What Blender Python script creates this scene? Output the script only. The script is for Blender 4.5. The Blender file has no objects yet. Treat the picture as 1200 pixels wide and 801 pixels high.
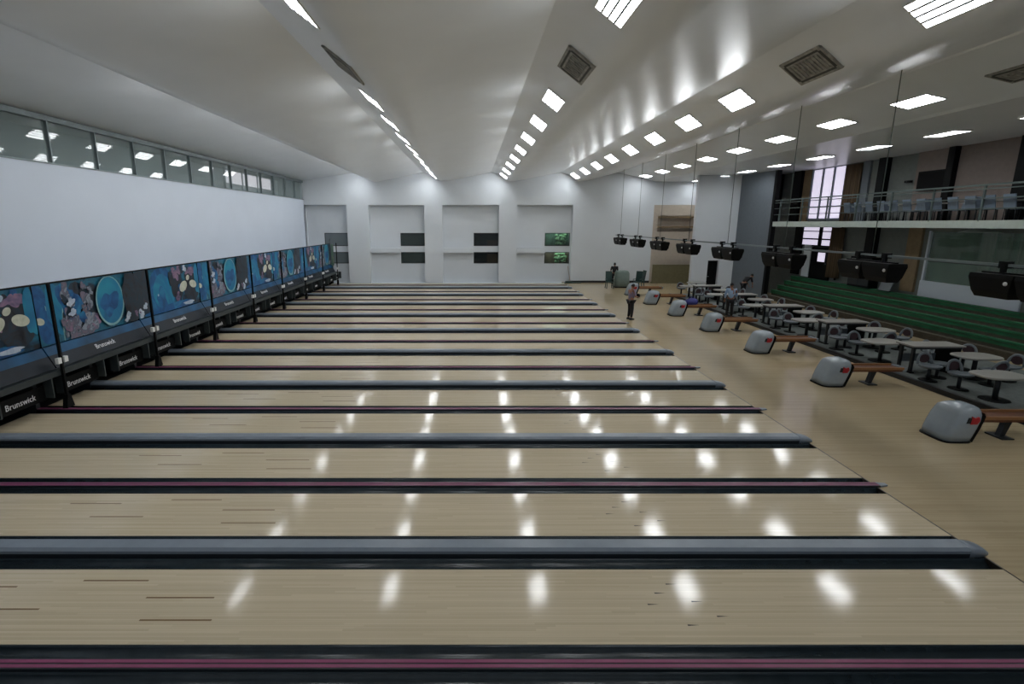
import bpy, bmesh, math, random
from mathutils import Vector, Matrix
random.seed(7)
C = bpy.context.scene.collection
PI = math.pi

# ---------------------------------------------------------------- helpers
def lin(c):
    return tuple((v/255/12.92 if v/255 <= .04045 else ((v/255+.055)/1.055)**2.4) for v in c)

def mat(name, col, rough=.5, metal=0., var=.08, scale=6., spec=.5, stretch=None, emit=None, estr=0., bump=0., coat=0.):
    m = bpy.data.materials.new(name); m.use_nodes = True
    nt = m.node_tree; b = nt.nodes['Principled BSDF']
    c = lin(col)
    b.inputs['Roughness'].default_value = rough
    b.inputs['Metallic'].default_value = metal
    b.inputs['Specular IOR Level'].default_value = spec
    b.inputs['Coat Weight'].default_value = coat
    tc = nt.nodes.new('ShaderNodeTexCoord'); mp = nt.nodes.new('ShaderNodeMapping')
    if stretch: mp.inputs['Scale'].default_value = stretch
    n = nt.nodes.new('ShaderNodeTexNoise'); n.inputs['Scale'].default_value = scale; n.inputs['Detail'].default_value = 3
    r = nt.nodes.new('ShaderNodeValToRGB')
    r.color_ramp.elements[0].position = .3; r.color_ramp.elements[1].position = .7
    r.color_ramp.elements[0].color = tuple(v*(1-var) for v in c)+(1,)
    r.color_ramp.elements[1].color = tuple(min(1, v*(1+var)) for v in c)+(1,)
    L = nt.links.new
    L(tc.outputs['Object'], mp.inputs['Vector']); L(mp.outputs['Vector'], n.inputs['Vector'])
    L(n.outputs['Fac'], r.inputs['Fac']); L(r.outputs['Color'], b.inputs['Base Color'])
    if bump:
        bp = nt.nodes.new('ShaderNodeBump'); bp.inputs['Strength'].default_value = bump; bp.inputs['Distance'].default_value = .02
        L(n.outputs['Fac'], bp.inputs['Height']); L(bp.outputs['Normal'], b.inputs['Normal'])
    if emit:
        b.inputs['Emission Color'].default_value = lin(emit)+(1,); b.inputs['Emission Strength'].default_value = estr
    return m

def wood(name, c0, c1, pitch, rough, along='X', spec=.5, seam=.75):
    """narrow boards running along one axis, each with its own tone and a fine seam"""
    m = bpy.data.materials.new(name); m.use_nodes = True
    nt = m.node_tree; b = nt.nodes['Principled BSDF']; N = nt.nodes.new; L = nt.links.new
    tc = N('ShaderNodeTexCoord'); sep = N('ShaderNodeSeparateXYZ'); L(tc.outputs['Object'], sep.inputs[0])
    u, v = ('X', 'Y') if along == 'X' else ('Y', 'X')
    def M(op, a, bb=None):
        x = N('ShaderNodeMath'); x.operation = op
        for i, q in enumerate((a, bb)):
            if q is None: continue
            if isinstance(q, (int, float)): x.inputs[i].default_value = q
            else: L(q, x.inputs[i])
        return x.outputs[0]
    s = M('DIVIDE', sep.outputs[v], pitch); idx = M('FLOOR', s); fr = M('FRACT', s)
    w1 = N('ShaderNodeTexWhiteNoise'); w1.noise_dimensions = '1D'; L(idx, w1.inputs['W'])
    off = M('MULTIPLY', w1.outputs['Value'], 9.)
    seg = M('FLOOR', M('DIVIDE', M('ADD', sep.outputs[u], off), 2.2))
    cb = N('ShaderNodeCombineXYZ'); L(idx, cb.inputs[0]); L(seg, cb.inputs[1])
    w2 = N('ShaderNodeTexWhiteNoise'); w2.noise_dimensions = '2D'; L(cb.outputs[0], w2.inputs['Vector'])
    mp = N('ShaderNodeMapping'); L(tc.outputs['Object'], mp.inputs[0])
    mp.inputs['Scale'].default_value = (1.2, 30, 1) if along == 'X' else (30, 1.2, 1)
    nz = N('ShaderNodeTexNoise'); nz.inputs['Scale'].default_value = 1.; nz.inputs['Detail'].default_value = 4; L(mp.outputs[0], nz.inputs['Vector'])
    f = M('ADD', M('MULTIPLY', w2.outputs['Value'], .6), M('MULTIPLY', nz.outputs['Fac'], .4))
    mx = N('ShaderNodeMix'); mx.data_type = 'RGBA'; L(f, mx.inputs['Factor'])
    mx.inputs['A'].default_value = lin(c0)+(1,); mx.inputs['B'].default_value = lin(c1)+(1,)
    line = M('LESS_THAN', fr, .12)
    sm = N('ShaderNodeMix'); sm.data_type = 'RGBA'; sm.blend_type = 'MULTIPLY'; L(line, sm.inputs['Factor'])
    L(mx.outputs['Result'], sm.inputs['A']); sm.inputs['B'].default_value = (seam, seam, seam, 1)
    L(sm.outputs['Result'], b.inputs['Base Color'])
    b.inputs['Roughness'].default_value = rough; b.inputs['Specular IOR Level'].default_value = spec
    return m

def glass(name, col, alpha, rough=.03, ior=1.5):
    """a clear pane: partly see-through, partly mirror-like"""
    m = bpy.data.materials.new(name); m.use_nodes = True
    nt = m.node_tree; b = nt.nodes['Principled BSDF']
    b.inputs['Base Color'].default_value = lin(col)+(1,)
    b.inputs['Roughness'].default_value = rough; b.inputs['IOR'].default_value = ior
    t = nt.nodes.new('ShaderNodeBsdfTransparent'); g = nt.nodes.new('ShaderNodeBsdfGlossy'); g.inputs['Roughness'].default_value = rough
    fr = nt.nodes.new('ShaderNodeFresnel'); fr.inputs['IOR'].default_value = ior
    n = nt.nodes.new('ShaderNodeTexNoise'); n.inputs['Scale'].default_value = .6
    mr = nt.nodes.new('ShaderNodeMapRange'); mr.inputs['To Min'].default_value = alpha-.05; mr.inputs['To Max'].default_value = alpha+.05
    mx = nt.nodes.new('ShaderNodeMixShader'); mx2 = nt.nodes.new('ShaderNodeMixShader'); o = nt.nodes['Material Output']
    L = nt.links.new
    d = nt.nodes.new('ShaderNodeBsdfDiffuse'); d.inputs['Color'].default_value = lin(col)+(1,)
    L(n.outputs['Fac'], mr.inputs['Value']); L(mr.outputs['Result'], mx.inputs['Fac'])
    L(t.outputs[0], mx.inputs[1]); L(d.outputs[0], mx.inputs[2])
    ge = nt.nodes.new('ShaderNodeNewGeometry'); su = nt.nodes.new('ShaderNodeMath'); su.operation = 'SUBTRACT'; su.use_clamp = True
    L(fr.outputs[0], su.inputs[0]); L(ge.outputs['Backfacing'], su.inputs[1])       # the mirror image comes from the outer face only
    L(su.outputs[0], mx2.inputs['Fac']); L(mx.outputs[0], mx2.inputs[1]); L(g.outputs[0], mx2.inputs[2])
    L(mx2.outputs[0], o.inputs['Surface'])
    return m

class MB:
    def __init__(s): s.b = bmesh.new(); s.mi = 0
    def _f(s, vs):
        try:
            f = s.b.faces.new(vs); f.material_index = s.mi; return f
        except ValueError: return None
    def box(s, x0, x1, y0, y1, z0, z1, M=None):
        p = [Vector((x, y, z)) for z in (z0, z1) for y in (y0, y1) for x in (x0, x1)]
        if M is not None: p = [M @ q for q in p]
        v = [s.b.verts.new(q) for q in p]
        for q in ((0, 2, 3, 1), (4, 5, 7, 6), (0, 1, 5, 4), (2, 6, 7, 3), (0, 4, 6, 2), (1, 3, 7, 5)): s._f([v[i] for i in q])
        return s
    def prism(s, poly, axis, a, b, smooth=False):
        def P(u, w, t): return {'X': (t, u, w), 'Y': (u, t, w), 'Z': (u, w, t)}[axis]
        A = [s.b.verts.new(P(u, w, a)) for u, w in poly]; B = [s.b.verts.new(P(u, w, b)) for u, w in poly]
        n = len(poly)
        for i in range(n):
            f = s._f([A[i], A[(i+1) % n], B[(i+1) % n], B[i]])
            if f and smooth: f.smooth = True
        s._f(A[::-1]); s._f(B)
        return s
    def tube(s, p, q, r, n=10, r2=None, caps=True):
        p, q = Vector(p), Vector(q); d = (q-p).normalized(); r2 = r if r2 is None else r2
        u = d.orthogonal().normalized(); w = d.cross(u)
        A, B = [], []
        for i in range(n):
            a = 2*PI*i/n; e = u*math.cos(a)+w*math.sin(a)
            A.append(s.b.verts.new(p+e*r)); B.append(s.b.verts.new(q+e*r2))
        for i in range(n):
            f = s._f([A[i], A[(i+1) % n], B[(i+1) % n], B[i]])
            if f: f.smooth = True
        if caps: s._f(A[::-1]); s._f(B)
        return s
    def path(s, pts, r, n=8):
        for a, b in zip(pts[:-1], pts[1:]): s.tube(a, b, r, n)
        return s
    def loft(s, secs, cap=True, smooth=True):
        R = [[s.b.verts.new(p) for p in sec] for sec in secs]; n = len(R[0])
        for A, B in zip(R[:-1], R[1:]):
            for i in range(n):
                f = s._f([A[i], A[(i+1) % n], B[(i+1) % n], B[i]])
                if f: f.smooth = smooth
        if cap:
            s._f(R[0][::-1]); f = s._f(R[-1])
            if f: f.smooth = smooth
        return s
    def ball(s, c, rx, ry, rz, seg=12, ring=8):
        secs = []
        for j in range(1, ring):
            t = -PI/2+PI*j/ring
            secs.append([(c[0]+rx*math.cos(t)*math.cos(2*PI*i/seg), c[1]+ry*math.cos(t)*math.sin(2*PI*i/seg), c[2]+rz*math.sin(t)) for i in range(seg)])
        return s.loft(secs)
    def ell(s, x, cy, cz, ry, rz, rot=0, n=24):
        """flat ellipse facing +X, part of a printed panel"""
        v = []
        for i in range(n):
            a = 2*PI*i/n; y, z = ry*math.cos(a), rz*math.sin(a)
            v.append(s.b.verts.new((x, cy+y*math.cos(rot)-z*math.sin(rot), cz+y*math.sin(rot)+z*math.cos(rot))))
        s._f(v); return s
    def quad(s, *p):
        s._f([s.b.verts.new(q) for q in p]); return s
    def build(s, name, mats, parent=None, off=None, bev=0., normals=True):
        b = s.b
        if off is not None: bmesh.ops.translate(b, verts=b.verts, vec=-Vector(off))
        if normals: bmesh.ops.recalc_face_normals(b, faces=b.faces)
        if bev: bmesh.ops.bevel(b, geom=list(b.edges), offset=bev, segments=2, profile=.7, affect='EDGES', clamp_overlap=True)
        me = bpy.data.meshes.new(name); b.to_mesh(me); b.free()
        for m in (mats if isinstance(mats, (list, tuple)) else [mats]): me.materials.append(m)
        o = bpy.data.objects.new(name, me); C.objects.link(o)
        if parent: o.parent = parent
        return o

def tag(o, label=None, cat=None, group=None, kind=None):
    if label: o['label'] = label
    if cat: o['category'] = cat
    if group: o['group'] = group
    if kind: o['kind'] = kind
    return o
def thing(name, label, cat, loc=(0, 0, 0), rz=0., group=None):
    o = bpy.data.objects.new(name, None); C.objects.link(o); o.empty_display_size = .1
    o.location = loc; o.rotation_euler = (0, 0, rz); return tag(o, label, cat, group)
def struct(o): o['kind'] = 'structure'; return o
KIDS = {}
def kids(o): return [c for c in bpy.data.objects if c.parent == o]
def copy_tree(o, parent=None):
    c = o.copy(); C.objects.link(c)
    if parent: c.parent = parent
    if o.name not in KIDS: KIDS[o.name] = kids(o)
    for ch in KIDS[o.name]: copy_tree(ch, c)
    return c
def dup(o, first, loc, rz=0., label=None):
    r = o if first else copy_tree(o)
    r.location = loc; r.rotation_euler = (0, 0, rz)
    if label: r['label'] = label
    return r
ORD = ['first', 'second', 'third', 'fourth', 'fifth', 'sixth', 'seventh', 'eighth', 'ninth', 'tenth', 'eleventh', 'twelfth',
       'thirteenth', 'fourteenth', 'fifteenth', 'sixteenth', 'seventeenth', 'eighteenth', 'nineteenth', 'twentieth', 'twenty-first']

# ---------------------------------------------------------------- materials
M_lane = wood('lane_boards', (198, 182, 153), (220, 205, 177), .032, .095, 'X', .33, .84)
M_appr = wood('approach_boards', (174, 156, 124), (193, 175, 143), .032, .15, 'X', .4, .9)
M_mark = mat('lane_mark_brown', (120, 92, 52), .3)
M_dart = mat('lane_mark_dark', (52, 44, 36), .3)
M_pit = mat('pit_black', (18, 20, 22), .7)
M_gut = mat('gutter_black', (44, 54, 60), .25, var=.15)
M_cap = mat('cap_grey_blue', (128, 138, 150), .3, var=.05)
M_capdark = mat('cap_charcoal', (34, 39, 44), .3)
M_pink = mat('stripe_pink', (140, 66, 104), .35)
M_white = mat('wall_white', (216, 221, 226), .75, var=.015, scale=1.)
M_bluewhite = mat('wall_bluish_white', (216, 224, 236), .7, var=.015, scale=.7)
M_ceil = mat('ceiling_white', (236, 240, 244), .3, var=.02, scale=.8)
M_beige = mat('wall_beige', (190, 178, 164), .8, var=.04)
M_olive = mat('panel_olive', (118, 112, 84), .7)
M_grey = mat('wall_grey', (104, 112, 120), .7, var=.04)
M_dkgrey = mat('wall_dark_grey', (116, 121, 118), .8, var=.06)
M_pinkgrey = mat('wall_pink_grey', (132, 120, 114), .8, var=.05)
M_black = mat('black_paint', (9, 10, 11), .55, spec=.15)
M_charc = mat('charcoal_metal', (40, 43, 47), .4, .3)
M_alu = mat('aluminium_frame', (118, 128, 130), .45, .3)
M_frame = mat('light_housing_white', (225, 225, 222), .4)
M_lamp = mat('lamp_diffuser', (255, 255, 255), .4, emit=(248, 252, 255), estr=24.)
M_fin = mat('lamp_fin', (120, 122, 124), .4)
M_ventdark = mat('vent_slot_dark', (58, 58, 54), .6)
M_vent = mat('vent_grey', (150, 148, 140), .5, var=.35, scale=9.)
M_glass = glass('strip_glass', (165, 182, 182), .38)
M_dglass = glass('wall_window_glass', (60, 70, 72), .25)
M_gglass = glass('booth_glass', (128, 156, 142), .4)
M_hood = mat('hood_grey_plastic', (150, 160, 168), .22, var=.04, coat=.3)
M_red = mat('emblem_red', (172, 34, 44), .35)
M_maroon = mat('chair_pad_maroon', (62, 42, 47), .6)
M_brown = mat('rack_wood_brown', (104, 62, 40), .4, stretch=(2, 14, 14), var=.2)
M_tan = mat('rack_wood_tan', (150, 108, 72), .4, stretch=(2, 14, 14), var=.15)
M_shell = mat('chair_shell_grey', (112, 120, 126), .4)
M_top = mat('tabletop_pale_grey', (156, 154, 148), .35, var=.05)
M_plat = mat('platform_carpet_grey', (100, 106, 104), .9, var=.15, scale=12)
M_edge = mat('platform_edge_black', (20, 22, 26), .5)
M_green = mat('bleacher_green', (29, 96, 60), .6, var=.35, scale=3., stretch=(1, .6, 4))
M_brownstep = mat('bleacher_riser_brown', (72, 66, 54), .8, var=.2)
M_conc = mat('gallery_fascia', (178, 188, 180), .7, var=.05)
M_slab = mat('gallery_slab', (120, 118, 106), .8)
M_rail = mat('railing_grey', (92, 104, 102), .45, .4)
M_curt = mat('curtain_brown', (92, 74, 54), .8, stretch=(1, 9, .1), var=.3, scale=2)
M_tancol = mat('pilaster_tan', (140, 120, 92), .8)
M_day = mat('daylight_pane', (230, 225, 240), .5, emit=(232, 224, 246), estr=.75)
M_plantglow = mat('plant_glow', (230, 240, 235), .5, emit=(225, 245, 230), estr=5.)  # glow for the sheets added above the plants
M_bluegrey = mat('chair_bluegrey', (112, 126, 142), .5)
M_navy = mat('hood_board_navy', (10, 22, 34), .5, var=.5, scale=1.5, spec=.25)
M_navyblue = mat('hood_board_blue', (8, 68, 104), .5, var=.4, scale=1.5, spec=.25)
M_beam = mat('beam_grey', (54, 61, 63), .4, .2)
M_text = mat('letter_white', (225, 225, 228), .4)
M_dgreen = mat('plastic_dark_green', (34, 62, 58), .5)
M_ggcloth = mat('cloth_grey_green', (112, 126, 120), .8)
M_blue = mat('bag_blue', (36, 40, 120), .6)
M_skin = mat('skin', (150, 104, 82), .5)
M_hair = mat('hair_black', (20, 17, 16), .6)
M_lilac = mat('shirt_lilac_grey', (128, 116, 136), .8)
M_lblue = mat('shirt_light_blue', (148, 174, 206), .8)
M_dcloth = mat('cloth_black', (24, 24, 28), .8)
M_shoe = mat('shoe_black', (14, 14, 15), .5)

# printed artwork colours
def art(name, cols, scale, dist=1.2):
    m = bpy.data.materials.new(name); m.use_nodes = True; nt = m.node_tree; b = nt.nodes['Principled BSDF']
    tc = nt.nodes.new('ShaderNodeTexCoord'); n = nt.nodes.new('ShaderNodeTexNoise'); r = nt.nodes.new('ShaderNodeValToRGB')
    n.inputs['Scale'].default_value = scale; n.inputs['Detail'].default_value = 3; n.inputs['Distortion'].default_value = dist
    e = r.color_ramp.elements
    for i, c in enumerate(cols):
        p = .28+.44*i/(len(cols)-1)
        if i < 2: e[i].position = p; q = e[i]
        else: q = e.new(p)
        q.color = lin(c)+(1,)
    nt.links.new(tc.outputs['Object'], n.inputs['Vector']); nt.links.new(n.outputs['Fac'], r.inputs['Fac'])
    nt.links.new(r.outputs['Color'], b.inputs['Base Color']); b.inputs['Roughness'].default_value = .4
    return m
A_base = art('print_deep_water', [(10, 20, 34), (14, 70, 96), (22, 104, 130), (18, 48, 70), (50, 58, 72)], 1.5)
A_teal = art('print_teal', [(10, 84, 128), (14, 112, 152), (26, 136, 164)], 1.2)
A_blue = art('print_blue', [(10, 58, 104), (16, 84, 138), (30, 118, 160)], 2.)
A_dark = art('print_dark', [(14, 16, 24), (38, 42, 52), (22, 50, 66), (60, 52, 60)], 2.4)
A_pink = art('print_pink_mottle', [(56, 60, 82), (112, 94, 124), (142, 112, 134), (70, 84, 112)], 2.6)
A_figure = art('print_figure_mottle', [(40, 66, 84), (142, 150, 162), (78, 88, 104), (122, 106, 122), (44, 96, 120)], 4.)
A_pale = art('print_pale', [(176, 180, 160), (206, 206, 190)], 4.)
A_rim = art('print_rim', [(110, 158, 166), (140, 176, 176)], 2.)
A_white = art('print_white', [(150, 168, 190), (196, 204, 214)], 5.)
A_green = art('print_sea_green', [(40, 74, 66), (70, 104, 88), (120, 120, 104)], 2.)

# ---------------------------------------------------------------- room numbers
YF = 41.45          # far wall
XL = -12.75         # left wall
XR = 19.9           # right wall behind the bleachers
X0 = 7.1            # foul line
XE = -10.75         # pit end of the lanes
YB = -4.            # behind the camera
PINK = [4.65+3.9*k for k in range(-1, 10)]
GREY = [6.62+3.9*k for k in range(-1, 9)]

# ---------------------------------------------------------------- shell
mb = MB(); mb.box(X0, XR+3, YB, YF+2.5, -.4, 0); mb.mi = 1; mb.box(XL, X0, YB, YF+2.5, -.4, -.2)
struct(mb.build('floor', [M_appr, M_pit]))
mb = MB(); mb.box(X0-.012, X0+.012, YB, YF, -.1, .0015); struct(mb.build('trim_1', M_dart))

# folded ceiling: long gentle slopes between short steep ones that carry the lamps
prof = [(XL-.2, 7.66)]
ridges = [-8.75, -3.68, 1.44, 6.62]
for r in ridges:
    prof += [(r, 8.25), (r+.05, 8.24), (r+.62, 8.1), (r+.88, 7.91), (r+1.12, 7.72), (r+1.35, 7.63), (r+1.65, 7.62), (r+2.1, 7.68)]
prof += [(10.95, 8.25), (11.0, 8.22), (12.6, 7.89), (13.6, 7.66), (13.75, 7.6), (XR+.1, 7.57)]
prof = [(x, 7.57) if -7.45 < x < -7. else (x, z) for x, z in prof]
mb = MB()
A = [mb.b.verts.new((x, YB, z)) for x, z in prof]; B = [mb.b.verts.new((x, YF+.3, z)) for x, z in prof]
At = [mb.b.verts.new((x, YB, z+.25)) for x, z in prof]; Bt = [mb.b.verts.new((x, YF+.3, z+.25)) for x, z in prof]
for i in range(len(prof)-1):
    f = mb._f([A[i], A[i+1], B[i+1], B[i]]); f.smooth = any(.04 < prof[i][0]-r < 1.9 for r in ridges)
    mb._f([At[i], Bt[i], Bt[i+1], At[i+1]])
mb._f([A[0], B[0], Bt[0], At[0]]); mb._f([A[-1], At[-1], Bt[-1], B[-1]])
struct(mb.build('ceiling', M_ceil))

# left wall, glazed strip above it and the corridor behind the glass
mb = MB(); mb.box(XL-.2, XL, YB, YF+.2, -.4, 6.28)
struct(mb.build('wall_left', M_bluewhite))
win = struct(MB().box(XL-.16, XL+.03, YB, YF, 7.5, 7.66).box(XL-.16, XL+.03, YB, YF, 6.26, 6.305).build('window_1', M_alu))
mb = MB(); mb.box(XL-.08, XL-.07, YB, YF, 6.3, 7.5); mb.build('pane', M_glass, win)
for k in range(-2, 13):
    y = 16.9+2.06*k
    mb = MB(); mb.box(XL-.13, XL+.01, y-.022, y+.022, 6.3, 7.5); mb.build('mullion', M_alu, win)
mb = MB()
mb.box(XL-4.2, XL-4., YB, YF+6, 5.9, 8.3); mb.box(XL-4., XL-.2, YB, YF+6, 5.9, 6.1); mb.box(XL-4., XL-.2, YB, YF+6, 8.1, 8.3)
mb.box(XL-4., XL-.2, YF+6, YF+6.2, 5.9, 8.3); mb.box(XL-4., XL-.2, YB-.2, YB, 5.9, 8.3)
struct(mb.build('wall_corridor', M_dkgrey))
mb = MB(); mb.box(XL-2.35, XL-2.3, 33.6, 41.2, 6.9, 7.7)
wl = struct(mb.build('window_2', mat('corridor_daylight', (230, 228, 235), .5, emit=(236, 232, 240), estr=1.3))); mb = MB()
for y in (33.6, 36.1, 38.6, 41.2): mb.box(XL-2.36, XL-2.24, y-.05, y+.05, 6.1, 7.85)
mb.box(XL-2.36, XL-2.24, 33.6, 41.2, 6.88, 6.95); mb.build('frame', M_charc, wl)

# far wall with four recesses, each with a ledge and two windows
mb = MB()
recs = [(-12.75, -9.55), (-7.87, -3.63), (-2.25, 2.07), (3.45, 7.7)]
edges = [XL-.2]+[v for r in recs for v in r]+[13.85]
for a, b in zip(edges[0::2], edges[1::2]): mb.box(a, b, YF, YF+.2, -.4, 8.5)
for a, b in recs: mb.box(a, b, YF, YF+.2, 5.89, 8.5)
holes = []
for i, (a, b) in enumerate(recs):
    wx1 = b+.02 if i < 3 else b-.06; wx0 = wx1-1.95
    holes.append((a, b, wx0, wx1))
    yb = YF+.6
    mb.box(a-.3, wx0, yb, yb+.15, -.4, 6.2)                    # back of the recess around its windows
    mb.box(wx1, b+.3, yb, yb+.15, -.4, 6.2)
    for z0, z1 in ((-.4, 1.45), (2.33, 2.8), (3.8, 6.2)): mb.box(wx0, wx1, yb, yb+.15, z0, z1)
    mb.box(a-.3, a, YF+.2, yb, -.4, 6.2); mb.box(b, b+.3, YF+.2, yb, -.4, 6.2); mb.box(a-.3, b+.3, YF+.2, yb, 5.89, 6.2)
    mb.box(a, b, YF+.2, yb, -.4, -.02)
mb.box(13.85, 17.4, YF, YF+.2, 5.89, 8.5)
mb.box(XL, 13.85, YF-.02, YF+.01, -.2, -.19)
struct(mb.build('wall_far', M_white))
for i, (a, b, wx0, wx1) in enumerate(holes):
    mb = MB(); mb.box(a+.02, wx0 - .0, YF+.1, YF+.6, 2.3, 2.66); struct(mb.build('trim_%d' % (i+2), M_white))
kinds = [((126, 134, 136), (120, 126, 130)), ((70, 82, 80), (44, 48, 56)), ((38, 44, 46), (30, 30, 30)), ((40, 66, 56), (46, 38, 26))]
gk = [(128, 138, 142), (74, 86, 84), (42, 50, 50), (60, 80, 66)]; ga = [.8, .6, .35, .12]
n = 3
for i, (a, b, wx0, wx1) in enumerate(holes):
    for j, (z0, z1) in enumerate(((2.8, 3.8), (1.45, 2.33))):
        y0 = YF+.6
        mb = MB()
        for q in ((wx0, wx0+.05, z0, z1), (wx1-.05, wx1, z0, z1), (wx0+.05, wx1-.05, z0, z0+.05), (wx0+.05, wx1-.05, z1-.05, z1)): mb.box(q[0], q[1], y0-.01, y0+.08, q[2], q[3])
        w = struct(mb.build('window_%d' % n, M_charc)); n += 1
        MB().box(wx0+.05, wx1-.05, y0+.03, y0+.04, z0+.05, z1-.05).build('pane', glass('window_glass_%d' % n, gk[i], ga[i]), w)
        rm = mat('room_behind_%d' % n, kinds[i][j], .8, var=.5, scale=3.)
        mb = MB(); mb.box(wx0, wx1, y0+.9, y0+1., z0-.1, z1+.1); mb.box(wx0-.05, wx0, y0+.15, y0+1, z0-.1, z1+.1); mb.box(wx1, wx1+.05, y0+.15, y0+1, z0-.1, z1+.1)
        mb.box(wx0, wx1, y0+.15, y0+.9, z1, z1+.1); mb.box(wx0, wx1, y0+.15, y0+.9, z0-.1, z0)
        ro = mb.build('room_lining', rm, w)
        if i == 3:
            MB().box(wx0, wx1, y0+.16, y0+.85, z1-.02, z1-.005).build('added_glow_sheet', M_plantglow, w)  # added glowing sheet, brightens the plants behind the glass
            fm = mat('foliage_beyond_%d' % n, (84, 120, 90), .8, var=.5, scale=5.)
            mb = MB()
            for t in range(26):
                cx = wx0+.95+random.random()*.85; cz = z0+.1+random.random()*(z1-z0-.2)
                mb.ball((cx, y0+.45+random.random()*.3, cz), .13, .05, .13, 6, 4)
            mb.build('plants', fm, w)
        if i == 2:
            mb = MB(); mb.box(wx0+1.05, wx1-.08, y0+.3, y0+.5, z0+.02, z0+(.42 if j == 0 else .72)); mb.build('cabinet_inside', M_curt if j == 0 else mat('cabinet_ochre', (112, 92, 64)), w)
mb = MB()
for a, b in ((7.7, 13.85),):
    if b-a > .1: mb.box(a, b, YF-.03, YF, -.2 if b < 7.2 else 0, .16)
struct(mb.build('baseboard_far', M_charc))

# the beige bay at the far right with its niche, then the free pier and the grey side wall
mb = MB()
mb.box(13.85, 14.2, YF, YF+.2, -.4, 5.89)
mb.box(14.2, 17.2, YF, YF+.2, -.4, 3.9); mb.box(14.2, 17.2, YF, YF+.2, 5.1, 5.89); mb.box(17.2, XR+.2, YF, YF+.2, -.4, 8.5)
mb.box(14.2, 17.2, YF+.45, YF+.55, 3.7, 5.3); mb.box(14.2, 17.2, YF+.2, YF+.45, 3.7, 3.9); mb.box(14.2, 17.2, YF+.2, YF+.45, 5.1, 5.3)
mb.box(14.0, 14.2, YF+.2, YF+.55, 3.7, 5.3); mb.box(17.2, 17.4, YF+.2, YF+.55, 3.7, 5.3)
struct(mb.build('wall_bay', M_beige))
struct(MB().box(14.2, 17.2, YF-.04, YF+.3, 4.94, 5.04).build('trim_6', M_tancol))
struct(MB().box(14.2, 17.2, YF-.1, YF+.3, 4.2, 4.32).build('trim_7', M_tancol))
o = MB().box(13.9, 17.9, YF-.5, YF-.44, 0, 1.42).box(13.9, 17.9, YF-.52, YF-.42, 1.36, 1.44).box(13.9, 14, YF-.44, YF-.2, 0, .1).box(17.8, 17.9, YF-.44, YF-.2, 0, .1).build('screen_partition', M_olive)
tag(o, 'low olive partition panel standing below the beige bay in the far right corner', 'partition')

# pier (with a doorway) and grey wall
mb = MB(); mb.box(14.85, 15.92, 36, 36.35, -.1, 7.62); mb.box(16.66, 17.62, 36, 36.35, -.1, 7.62); mb.box(15.92, 16.66, 36, 36.35, 2.08, 7.62)
struct(mb.build('wall_pier', M_white))
d = struct(MB().box(15.92, 16.66, 36.2, 36.26, 0, 2.08).build('door_1', M_black)); MB().tube((15.99, 36.19, 1.), (15.99, 36.12, 1.), .025).tube((15.99, 36.12, 1.), (16.11, 36.12, 1.), .018).build('door_handle', M_alu, d)
mb = MB(); mb.prism([(17.62, 36), (18.0, 32.7), (18.12, 32.7), (18.12, 36.35), (17.62, 36.35)], 'Z', -.1, 7.62)
struct(mb.build('wall_side', M_grey))
struct(MB().box(17.95, 18.2, 32.45, 32.7, 0, 7.6).build('trim_8', M_black))

# ---------------------------------------------------------------- lanes
allc = sorted([(y, .29, 'p') for y in PINK]+[(y, .39, 'g') for y in GREY])
def lane_label(i):
    return ['pale maple bowling lane in the immediate foreground with dark dashes at both ends'][0] if i == 0 else None
lanes = []
for (a, ha, _), (b, hb, _) in zip(allc[:-1], allc[1:]): lanes.append((a+ha, b-hb))
lanes.append((allc[-1][0]+allc[-1][1], 40.98))
vis = [l for l in lanes if l[0] > 4.]
for i, (y0, y1) in enumerate(lanes):
    w = y1-y0; yc = (y0+y1)/2
    mb = MB(); mb.box(XE, X0-.012, -w/2, w/2, -.2, 0)
    mb.mi = 1
    for k, (x, y) in enumerate(((-4.6, .42), (-3.6, .1), (-3.45, -.28), (-5.6, -.1), (-6.2, .3))):
        mb.box(x-.42, x+.42, y-.012, y+.012, -.01, .0012)
    mb.mi = 2
    for x, y in ((2.55, .35), (2.35, .18), (2.75, .03), (2.95, -.22), (2.55, -.36), (2.2, -.02)):
        mb.quad((x-.07, y-.012, .0012), (x+.07, y, .0012), (x-.07, y+.012, .0012))
    o = mb.build('bowling_lane', [M_lane, M_mark, M_dart]); o.location = (0, yc, 0)
    nvis = vis.index((y0, y1)) if (y0, y1) in vis else None
    if nvis is None: lab = 'pale maple bowling lane below the photo\'s lower edge, %s before the pictured ones' % ORD[len(lanes)-len(vis)-1-i]
    elif nvis == 0: lab = 'pale maple bowling lane nearest the camera, behind the front pink-striped divider'
    elif nvis == len(vis)-1: lab = 'pale maple bowling lane farthest away, running along the foot of the far wall'
    elif nvis < 10: lab = 'pale maple bowling lane, %s counted from the camera' % ORD[nvis]
    else: lab = 'pale maple bowling lane, %s counted from the far wall' % ORD[len(vis)-1-nvis]
    tag(o, lab, 'bowling lane', 'maple lanes side by side')

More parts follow.
